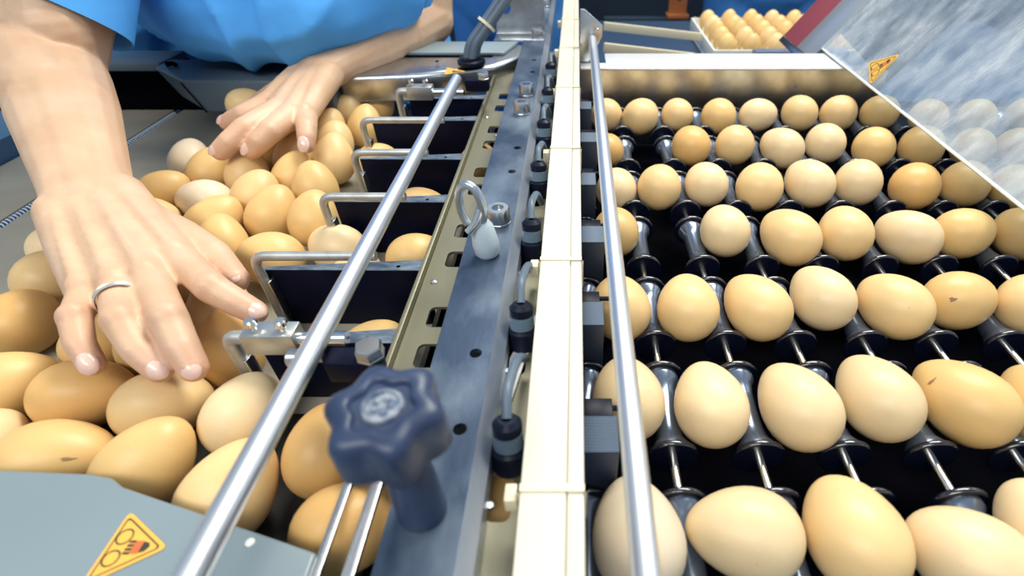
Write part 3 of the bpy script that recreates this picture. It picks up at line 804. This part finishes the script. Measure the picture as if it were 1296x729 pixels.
# dark blocks and stop pins right of the duct
BY = [.154, .245, .336, .426, .517, .607]
for k, y in enumerate(BY):
    t = thing('lane_block', 'dark grooved block right of the duct, %s from the camera' % ORD[k], 'block', (.012, y, 0), 'blocks beside the duct')
    x1 = .0215 if k % 2 == 0 else .0175
    MB().box(.0035, x1, y - .011, y + .011, -.02, .030).build('block', mat('slate_block', (.03, .045, .08), .45, .1) if k == 0 else bpy.data.materials['slate_block'], t, .001)
    g = MB()
    for i in range(12):
        yy = y - .0108 + i * .0018
        g.add([(.0036, yy, .0302), (x1 - .0002, yy, .0302), (x1 - .0002, yy + .0018, .0302), (.0036, yy + .0018, .0302), (.0036, yy + .0009, .0312), (x1 - .0002, yy + .0009, .0312)],
              [(0, 1, 5, 4), (2, 3, 4, 5), (0, 4, 3), (1, 2, 5), (0, 3, 2, 1)])
    g.build('grooved_top', mat('grooved_grey', (.20, .26, .35), .45, .3) if k == 0 else bpy.data.materials['grooved_grey'], t)
    MB().tube([(x1 - .002, y + .0190, .026), (x1 + .006, y + .0190, .026)], .0016, 8).build('stop_arm', BLACKP, t)
    MB().box(x1 + .0055, x1 + .008, y + .0175, y + .0205, .018, .031).build('stop_pin', BLACKP, t, .0006)
    MB().box(.0035, x1 - .002, y + .012, y + .024, .0235, .0285).build('arm_plate', BLACKP, t, .0006)

# ------------------------------------------------------------------ star knob
kx, ky = -.0640, .1040
kn = thing('star_knob', 'dark blue star shaped clamping knob on the dark bar', 'knob', (kx, ky, BZ))
MB().lathe([(.0100, 0), (.0104, .004), (.0098, .012), (.0090, .030), (.0090, .046), (.0110, .050)], (kx, ky, BZ), n=24).build('stem', KNOB, kn)
rings = []
NL, NP = 6, 72
def kr(a, s): return s * (.0186 + .0020 * math.cos(NL * a + .5))
for s, z in ((.70, .098), (.90, .0985), (1.0, .102), (1.0, .117), (.95, .1195), (.82, .1212), (.62, .1215), (.56, .1210), (.53, .1195), (.02, .1192)):
    rings.append([Vector((kx + kr(2 * math.pi * j / NP, s) * math.cos(2 * math.pi * j / NP), ky + kr(2 * math.pi * j / NP, s) * math.sin(2 * math.pi * j / NP), z)) for j in range(NP)])
MB().ring_loft(rings).build('star_head', KNOB, kn, 0, 2, 60)
MB().lathe([(.0072, 0), (.0072, .0006), (.0066, .0014), (.0056, .0015), (.0054, .0008), (.001, .0009)], (kx, ky, .1193), n=24).build('metal_insert', mat('dull_insert', (.34, .37, .42), .5, .4, (.10, .14, .22), 300), kn)
m = MB()
for a in range(5):
    q = 2 * math.pi * a / 5
    m.sphere((kx + .0028 * math.cos(q), ky + .0028 * math.sin(q), .1203), (.0014, .0014, .0008), 8, 6)
m.build('insert_pattern', bpy.data.materials['dull_insert'], kn)

# ------------------------------------------------------------------ far bracket, conduit
fb = thing('hole_bracket', 'steel bracket with round hole behind the far end of the dark bar', 'bracket', (-.1, .86, .05))
MB().plate([(-.122, .045), (-.048, .045), (-.048, .098), (-.118, .098)], [circle(-.106, .085, .0085, 24)], 0, .003,
           Matrix(((1, 0, 0, 0), (0, 0, 1, .845), (0, 1, 0, 0), (0, 0, 0, 1)))).build('plate', STEEL, fb)
MB().box(-.122, -.048, .81, .845, .0475, .0505).build('foot', STEEL, fb, .0006)
q0 = P(597, 80, .051)
cd = thing('cable_bundle', 'bundle of grey cables rising from the end wall beside the bare elbow', 'cable', (q0.x, q0.y, .051))
MB().lathe([(.018, 0), (.018, .004), (.0145, .006), (.0145, .008)], q0, n=24).build('gland', BLACKP, cd)
for k in range(4):
    ox, oy = .0056 * math.cos(k * math.pi / 2 + .4), .0056 * math.sin(k * math.pi / 2 + .4)
    path = rounded([q0 + Vector((ox, oy, .004)), q0 + Vector((ox + .004, oy + .004, .022)), q0 + Vector((.055 + ox, .03 + oy, .080)), q0 + Vector((.13 + ox, .06 + oy, .17)), q0 + Vector((.17 + ox, .10 + oy, .5))], .05, 8)
    MB().tube(path, .0052, 12).build('cable', CABLE, cd)
for f_ in (.28, .75):
    a = q0 + Vector((.004, .004, .022)); b = q0 + Vector((.055, .03, .080)); c = a.lerp(b, .36 if f_ < .5 else .95); dr = (b - a).normalized()
    MB().lathe([(.0112, -.0018), (.0126, -.0018), (.0126, .0018), (.0112, .0018)], c, dr, 20).build('cable_tie', TIE, cd)

# ------------------------------------------------------------------ far tray of eggs
TX, TY, TZ = .318, 1.165, -.05
pt = .052
tray = thing('egg_tray', 'white plastic egg tray behind the back plate', 'tray', (TX, TY, TZ - .04))
x0, x1, y0, y1 = TX - .034, TX + 6 * pt + .034, TY - .034, TY + 4 * pt + .034
MB().box(x0, x1, y0, y1, TZ - .040, TZ - .032).build('bottom', TRAYP, tray, .002)
for a in ((x0, x1, y0, y0 + .004), (x0, x1, y1 - .004, y1), (x0, x0 + .004, y0 + .0042, y1 - .0042), (x1 - .004, x1, y0 + .0042, y1 - .0042)):
    MB().box(*a, TZ - .032, TZ - .002).build('side_wall', TRAYP, tray, .001)
peg_me = []
for i in range(8):
    for j in range(6):
        cx, cy = TX + (i - .5) * pt, TY + (j - .5) * pt
        if not peg_me: peg_me.append(MB().lathe([(.006, 0), (.0025, .028), (.001, .034)], n=8).mesh('peg')); peg_me[0].materials.append(TRAYP)
        o = bpy.data.objects.new('cell_peg', peg_me[0]); C.objects.link(o); o.parent = tray; o.location = Vector((cx, cy, TZ - .032)) - tray.location
for j in range(5):
    for i in range(7):
        put_egg((TX + i * pt + random.uniform(-.001, .001), TY + j * pt + random.uniform(-.001, .001), TZ - .003), 0, .96, random.choice([2, 3, 3, 3]),
                'upright egg %s from left in the %s row of the white tray' % (ORD[i], 'front' if j == 0 else ORD[j]), 'eggs in the white tray', -math.pi / 2)
tb = thing('tray_table', 'dark blue table carrying the egg tray', 'table', (.4, 1.2, -.95))
MB().box(.02, 1.1, .95, 1.55, -.105, -.091).build('top', mat('dark_blue_top', (.03, .06, .12), .4), tb, .002)
for x in (.05, 1.05):
    for y in (1.0, 1.5): MB().box(x - .02, x + .02, y - .02, y + .02, -.95, -.105).build('leg', PAN, tb)
MB().box(.36, .55, 1.095, 1.118, -.091, -.045).build('front_stop', mat('grey_blue_stop', (.14, .18, .27), .4, .3), tb, .001)
for a, b, r, lab in ((PD(764, 33, 1.08), PD(888, 47, 1.13), .006, 'upper cream strap running from the rod bracket to the egg tray'), (PD(764, 60, .95), PD(878, 73, 1.0), .006, 'lower cream strap behind the back plate')):
    a, b = Vector(a), Vector(b); d = (b - a).normalized(); sd = d.cross(Vector((0, 0, 1))).normalized(); up = sd.cross(d)
    m = MB(); m.ring_loft([[p + sd * i + up * j for i, j in ((-.003, -.008), (.003, -.008), (.003, .008), (-.003, .008))] for p in (a, b)])
    tag(m.build('strap', TIE, None, .0005), lab, 'strap')
og = thing('orange_bracket', 'orange brown bracket with a hole in the dark background', 'bracket', (.36, 1.9, -.2))
q = PD(858, 8, 1.75)
MB().plate([(q.x - .03, q.z - .02), (q.x + .03, q.z - .02), (q.x + .03, q.z + .12), (q.x - .03, q.z + .12)], [circle(q.x + .004, q.z + .022, .008, 16)], 0, .02,
           Matrix(((1, 0, 0, 0), (0, 0, 1, q.y), (0, 1, 0, 0), (0, 0, 0, 1)))).build('upright', ORANGE, og)
MB().box(q.x - .037, q.x + .037, q.y - .03, q.y + .02, q.z - .034, q.z - .0205).build('foot', ORANGE, og, .002)
MB().box(q.x - .25, q.x + .02, q.y - .02, q.y + .02, -.95, q.z - .0345).build('stand', NAVYW, og)

# ------------------------------------------------------------------ people
def voxel_hand(B, W_, fingers, thumb, scale=1.0, tz=0.0):
    """wrist point, list of finger joint lists (MCP..TIP), thumb joint list"""
    mc = [f[0] for f in fingers]
    side_ = (mc[0] - mc[-1]).normalized()
    n = len(mc)
    for i, m_ in enumerate(mc):
        wp = W_ + side_ * (.019 * (1 - 2 * i / (n - 1)))
        mid = wp.lerp(m_, .55) + Vector((0, 0, .0015))
        B.limb([wp, mid, m_], [.0165, .0140, .0118 if i < 3 else .0105])
        B.limb([wp.lerp(m_, .25) + Vector((0, 0, .0140 + tz)), wp.lerp(m_, .6) + Vector((0, 0, .0138 + tz)), m_ + Vector((0, 0, .0098 + tz))], [.0030, .0034, .0042], 8)
        B.sphere(m_ + Vector((0, 0, .0045)), .0092)
        if i:
            B.limb([W_.lerp(mc[i - 1].lerp(m_, .5), t) for t in (.3, .6, .9)], [.016, .0135, .0108])
    rr = [(.0108, .0100, .0090, .0080), (.0112, .0102, .0092, .0082), (.0108, .0098, .0088, .0078), (.0094, .0086, .0078, .0070)]
    for f, r in zip(fingers, rr):
        B.limb(f, [k * scale for k in r])
        B.sphere(f[1] + Vector((0, 0, .0012)), r[1] * 1.04)
    B.limb(thumb, [.0175, .0135, .0112, .0090])
    B.limb([thumb[0], mc[0].lerp(thumb[1], .35)], [.015, .011])
    B.limb([thumb[1].lerp(thumb[0], .4), mc[0].lerp(W_, .25)], [.011, .012])


RW = P(117, 258, .055)
r_f = [[P(226, 326, .046), P(268, 365, .047), P(300, 383, .040), P(323, 395, .034)],
       [P(190, 352, .048), P(214, 404, .050), P(231, 441, .041), P(245, 466, .033)],
       [P(149, 362, .047), P(153, 406, .050), P(175, 443, .041), P(202, 468, .032)],
       [P(109, 371, .044), P(95, 402, .047), P(101, 436, .040), P(117, 461, .032)]]
r_t = [P(165, 272, .045), P(232, 300, .042), P(271, 322, .038), P(299, 354, .033)]
LW = P(403, 92, .056)
l_f = [[P(339, 132, .045), P(310, 146, .042), P(297, 151, .037), P(288, 155, .033)],
       [P(351, 141, .048), P(310, 164, .048), P(291, 180, .041), P(279, 191, .034)],
       [P(367, 147, .047), P(341, 167, .047), P(328, 180, .041), P(319, 190, .034)],
       [P(388, 147, .045), P(388, 163, .045), P(388, 174, .040), P(388, 184, .034)]]
l_t = [P(377, 105, .044), P(348, 120, .036), P(330, 130, .034), P(318, 140, .033)]
RE, RS = PD(66, 88, .50), Vector((-.535, .735, .33))
LE, LS = PD(538, 22, .765), Vector((-.21, .92, .36))
B = MB(); voxel_hand(B, RW, r_f, r_t)
ax = (RE - RW); sv = ax.cross(Vector((0, 0, 1))).normalized()
for s in (-1, 1):
    B.limb([RW + sv * .0105 * s, RW.lerp(RE, .12) + sv * .010 * s, RW.lerp(RE, .35) + sv * .010 * s, RW.lerp(RE, .62) + sv * .010 * s, RW.lerp(RE, .85) + sv * .008 * s, RE + sv * .006 * s],
           [.0190, .0198, .0244, .0300, .0340, .0360])
B.limb([RW, RW.lerp(RE, .35), RW.lerp(RE, .7), RE], [.0205, .0265, .0345, .040])
B.limb([RE, RE.lerp(RS, .2) + Vector((.003, .0, .0)), RE.lerp(RS, .5), RS], [.040, .0475, .051, .055])
B.limb([RE.lerp(RW, .25) + Vector((-.004, -.006, .006)), RE + Vector((-.006, -.012, .012))], [.034, .036])
B.limb([RE.lerp(RS, .10) + Vector((.016, -.008, .010)), RE.lerp(RS, .4) + Vector((.006, -.010, .006))], [.034, .046])
m_r = remesh(B, .0018, 6, 'arm_r')
B = MB(); voxel_hand(B, LW, l_f, l_t, 1.18, -.0016)
ax = (LE - LW); sv = ax.cross(Vector((0, 0, 1))).normalized()
for s in (-1, 1):
    B.limb([LW + sv * .010 * s, LW.lerp(LE, .15) + sv * .009 * s, LW.lerp(LE, .4) + sv * .011 * s, LW.lerp(LE, .7) + sv * .010 * s, LE + sv * .006 * s],
           [.0195, .0205, .0265, .0330, .0370])
B.limb([LW, LW.lerp(LE, .4), LW.lerp(LE, .75), LE], [.0205, .0275, .0350, .0385])
B.limb([LE, LE.lerp(LS, .3), LE.lerp(LS, .6), LS], [.041, .044, .048, .054])
m_l = remesh(B, .0018, 6, 'arm_l')
# trunk, neck and head with a face (above the picture), one surface
CH = (RS + LS) / 2
HIP = Vector((-.41, 1.10, -.10))
HD = Vector((CH.x - .01, CH.y - .17, CH.z + .20))
fw = Vector((.05, -.80, -.60)).normalized(); rt = fw.cross(Vector((0, 0, 1))).normalized(); upv = rt.cross(fw)
B = MB()
B.limb([RS, CH, LS], [.06, .085, .06]); B.limb([CH, CH.lerp(HIP, .5), HIP], [.10, .11, .12])
B.limb([CH, HD - upv * .06], [.062, .056])
B.limb([HD + upv * .035, HD - upv * .035 + fw * .015], [.082, .066]); B.sphere(HD - upv * .085 + fw * .045, .033)
B.limb([HD + fw * .078 + upv * .012, HD + fw * .100 - upv * .025], [.009, .014])
for s in (-1, 1):
    B.sphere(HD + rt * .079 * s - upv * .005, .017); B.limb([HD + rt * .02 * s + fw * .074 + upv * .03, HD + rt * .05 * s + fw * .062 + upv * .03], [.012, .012])
B.limb([HD + fw * .078 - upv * .055 - rt * .018, HD + fw * .078 - upv * .055 + rt * .018], [.009, .009])
m_t = remesh(B, .007, 4, 'trunk')
body_me = join_meshes('body', [m_r, m_l, m_t])
person = thing('person', 'person in a blue short sleeved shirt leaning over the belt, hands on the eggs', 'person', (-.41, 1.10, -.95))
body = link('body', body_me, SKIN, person)
fl = body_me.attributes.new('flush', 'FLOAT', 'POINT')
co = np.empty(len(body_me.vertices) * 3, dtype=np.float32); body_me.vertices.foreach_get('co', co); co = co.reshape(-1, 3)
val = np.zeros(len(co), dtype=np.float32)
for f in r_f + l_f + [r_t, l_t]:
    for j, rad, amt in ((1, .009, .28), (2, .007, .22), (3, .013, .45), (0, .010, .15)):
        d2 = ((co - np.array(f[j])) ** 2).sum(1); val = np.maximum(val, amt * np.exp(-d2 / (2 * rad * rad)))
fl.data.foreach_set('value', val)
for s in (-1, 1):
    MB().sphere(HD + rt * .033 * s + fw * .0765 + upv * .012, .0125, 12, 8).build('eye', WHITEP, body)
hm = MB(); hm.limb([HD + upv * .05 - fw * .02, HD + upv * .02 - fw * .035, HD - upv * .03 - fw * .04], [.088, .085, .06])
link('hair', remesh(hm, .006, 3, 'hair', lambda c: .003 * noise.noise(c * 60)), HAIR, person)


def nail(tip, dip, r, up=Vector((0, -.25, 1))):
    d = (tip - dip).normalized(); u = (up - d * up.dot(d)).normalized(); s = d.cross(u)
    c = tip + d * r * .10 + u * r * .84
    rings = []
    for k, (w, h) in enumerate(((1.0, 0.0), (.92, .10), (.6, .17), (.1, .19))):
        rings.append([c + d * (math.cos(q) * r * .86 * w) + s * (math.sin(q) * r * .66 * w) + u * (r * h * .8 - r * .20 * (math.sin(q) * w) ** 2 - r * .26 * max(0, math.cos(q) * w) ** 2) for q in [2 * math.pi * j / 16 for j in range(16)]])
    MB().ring_loft(rings).build('fingernail', NAIL, body, 0, 2, 80)


for f in r_f + [r_t]: nail(f[3], f[2], .0080)
for f in l_f: nail(f[3], f[2], .0096, Vector((0, -.5, 1)))

# shirt: trunk cloth with folds, and two open sleeves
B = MB()
sag = Vector((-.395, .815, .158))
B.limb([RS + Vector((.03, .02, .0)), CH, LS + Vector((-.03, .02, 0))], [.085, .115, .085])
B.limb([CH, CH.lerp(HIP, .5), HIP], [.135, .15, .155])
B.sphere(sag, (.195, .125, .105), 20, 14)
B.limb([Vector((-.53, .755, .130)), Vector((-.45, .692, .120)), Vector((-.34, .672, .117)), Vector((-.26, .76, .128))], [.06, .062, .060, .06])
B.limb([Vector((-.50, .75, .125)), Vector((-.45, .72, .28))], [.06, .10]); B.limb([Vector((-.30, .76, .125)), Vector((-.34, .76, .28))], [.06, .10])
B.sphere(Vector((-.47, .86, .14)), (.14, .13, .11), 20, 14)
B.sphere(Vector((-.31, .88, .13)), (.13, .13, .10), 20, 14)
B.limb([HIP, HIP + Vector((0, .02, -.13))], [.165, .165])


def folds(c):
    a = c.x * 34 + c.z * 10 + 3.0 * noise.noise(c * 7)
    b = c.x * 15 - c.z * 42 + 2.5 * noise.noise(c * 9 + Vector((5, 1, 2)))
    return .0085 * (1 - abs(math.sin(a))) ** 2 + .0065 * (1 - abs(math.sin(b))) ** 2 + .008 * noise.noise(c * 11) - .004


sh_t = remesh(B, .0055, 6, 'shirt_t', folds)


def sleeve(a, b, r0, r1, tilt=0.0):
    t = (b - a).normalized(); n_ = 40; rings = []
    e1 = t.orthogonal().normalized(); e2 = t.cross(e1)
    def rg(f_, rr, ph):
        out = []
        for j in range(n_):
            q = 2 * math.pi * j / n_
            w = 1 + .035 * math.sin(3 * q + ph) + .02 * math.sin(5 * q - ph * 2)
            e = (e1 * math.cos(q) + e2 * math.sin(q)) * rr * w
            out.append(a.lerp(b, f_) + e + t * (tilt * e.x * f_))
        return out
    for i in range(13):
        f_ = i / 12; rings.append(rg(f_, r0 + (r1 - r0) * f_, 2.2 * f_ + .5))
    rings.append(rg(.998, r1 * .985, 2.7)); rings.append(rg(.985, r1 * .955, 2.7)); rings.append(rg(.80, r1 * .93, 2.3))
    m_ = MB(); m_.ring_loft(rings, False)
    return m_.mesh('sl', angle=80)


sl_r = sleeve(RS + Vector((.01, .02, .02)), RE.lerp(RS, .165), .088, .062, .26)
sl_l = sleeve(LS + Vector((-.01, .01, .01)), LE.lerp(LS, .42), .085, .064, 0)
shirt = link('shirt', join_meshes('shirt', [sh_t, sl_r, sl_l]), SHIRT, person)
# button placket and shirt tail showing beside the arm
B = MB()
B.limb([PD(160, -40, .76), PD(165, 62, .82)], [.06, .055]); B.limb([PD(205, -40, .80), PD(215, 50, .85)], [.05, .05])
link('shirt_tail', remesh(B, .005, 5, 'tail', folds), SHIRT, person)
B = MB()
for s in (-1, 1):
    hp = HIP + Vector((.09 * s, .02, -.10)); kneep = Vector((HIP.x + .11 * s, 1.08, -.50)); an = Vector((HIP.x + .11 * s, 1.14, -.89))
    B.limb([hp, kneep, an], [.105, .075, .058])
B.limb([HIP + Vector((-.07, .02, -.08)), HIP + Vector((.07, .02, -.08))], [.13, .13])
link('trousers', remesh(B, .011, 4, 'trousers'), TROUS, person)
for s in (-1, 1):
    an = Vector((HIP.x + .11 * s, 1.14, -.905)); B = MB(); B.limb([an + Vector((0, .03, 0)), an + Vector((0, -.14, -.01))], [.045, .035])
    link('shoe', remesh(B, .006, 3, 'shoe'), SHOE, person)

# ring on the ring finger
a, b = r_f[2][0], r_f[2][1]
c = a.lerp(b, .42); d = (b - a).normalized()
rgs = []
for (dr, dh) in ((.0002, -.0022), (.0010, -.0018), (.0013, -.0009), (.0006, 0), (.0013, .0009), (.0010, .0018), (.0002, .0022), (-.0006, 0)):
    rgs.append((.0112 + dr, dh))
n_ = 28; u = d.orthogonal().normalized(); w = d.cross(u)
rr = [[c + d * h + (u * math.cos(2 * math.pi * k / n_) + w * math.sin(2 * math.pi * k / n_)) * r for k in range(n_)] for r, h in rgs]
m = MB(); m.ring_loft(rr + [rr[0]], False)
tag(m.build('finger_ring', GOLD), 'shiny metal ring worn on the ring finger of the near hand', 'ring')


def worker(x, y, turn, label):
    t = thing('person', label, 'person', (x, y, -.95))
    Z = -.95
    R = Matrix.Rotation(turn, 3, 'Z')
    def V(a, b, c): return Vector((x, y, Z)) + R @ Vector((a, b, c))
    B = MB(); hd = V(0, -.02, 1.58)
    B.limb([V(0, 0, 1.40), hd], [.055, .05]); B.limb([hd + Vector((0, 0, .04)), hd + R @ Vector((0, -.02, -.03))], [.085, .068])
    B.limb([hd + R @ Vector((0, -.085, 0)), hd + R @ Vector((0, -.105, -.03))], [.009, .014])
    for s in (-1, 1):
        B.sphere(hd + R @ Vector((.083 * s, .0, 0)), .017)
        wr = V(.16 * s, -.24, 1.16)
        B.limb([V(.25 * s, -.02, 1.12), wr], [.042, .027])
        for k in range(4):
            q = wr + R @ Vector((.012 * (k - 1.5), -.065, .01)); B.limb([wr, q, q + R @ Vector((0, -.038, -.012))], [.018, .010, .007])
        B.limb([wr, wr + R @ Vector((-.035 * s, -.04, -.02)), wr + R @ Vector((-.04 * s, -.06, -.045))], [.018, .011, .008])
    B.limb([V(-.15, 0, 1.36), V(.15, 0, 1.36)], [.05, .05]); B.limb([V(0, 0, 1.36), V(0, 0, 1.0)], [.09, .09])
    for s in (-1, 1): B.limb([V(.17 * s, 0, 1.36), V(.25 * s, -.02, 1.12)], [.05, .042])
    link('body', remesh(B, .007, 3, 'body'), SKIN, t)
    B = MB()
    B.limb([V(-.15, 0, 1.36), V(.15, 0, 1.36)], [.075, .075]); B.limb([V(0, 0, 1.32), V(0, 0, 1.05), V(0, 0, .90)], [.135, .14, .16])
    B.limb([V(-.08, 0, 1.25), V(.08, 0, 1.25)], [.12, .12]); B.limb([V(-.07, 0, .92), V(.07, 0, .92)], [.14, .14])
    for s in (-1, 1):
        B.limb([V(.18 * s, 0, 1.36), V(.25 * s, -.02, 1.14)], [.075, .062])
        B.limb([V(.09 * s, 0, .88), V(.11 * s, -.01, .48), V(.11 * s, .01, .09)], [.115, .082, .07])
    link('overall', remesh(B, .009, 4, 'overall', lambda c: .012 * noise.noise(c * 9)), SHIRT2, t)
    hm = MB(); hm.limb([hd + R @ Vector((0, .02, .06)), hd + R @ Vector((0, .04, -.02))], [.085, .07]); link('hair', remesh(hm, .007, 3, 'hair'), HAIR, t)
    for s in (-1, 1):
        B = MB(); B.limb([V(.11 * s, .03, .045), V(.11 * s, -.15, .035)], [.045, .035]); link('shoe', remesh(B, .007, 3, 'shoe'), SHOE, t)


worker(.62, 1.95, .15, 'blue clothed person standing behind the white egg tray')
worker(-.20, 1.75, -.3, 'blue clothed person standing in the dark behind the cable bundle')
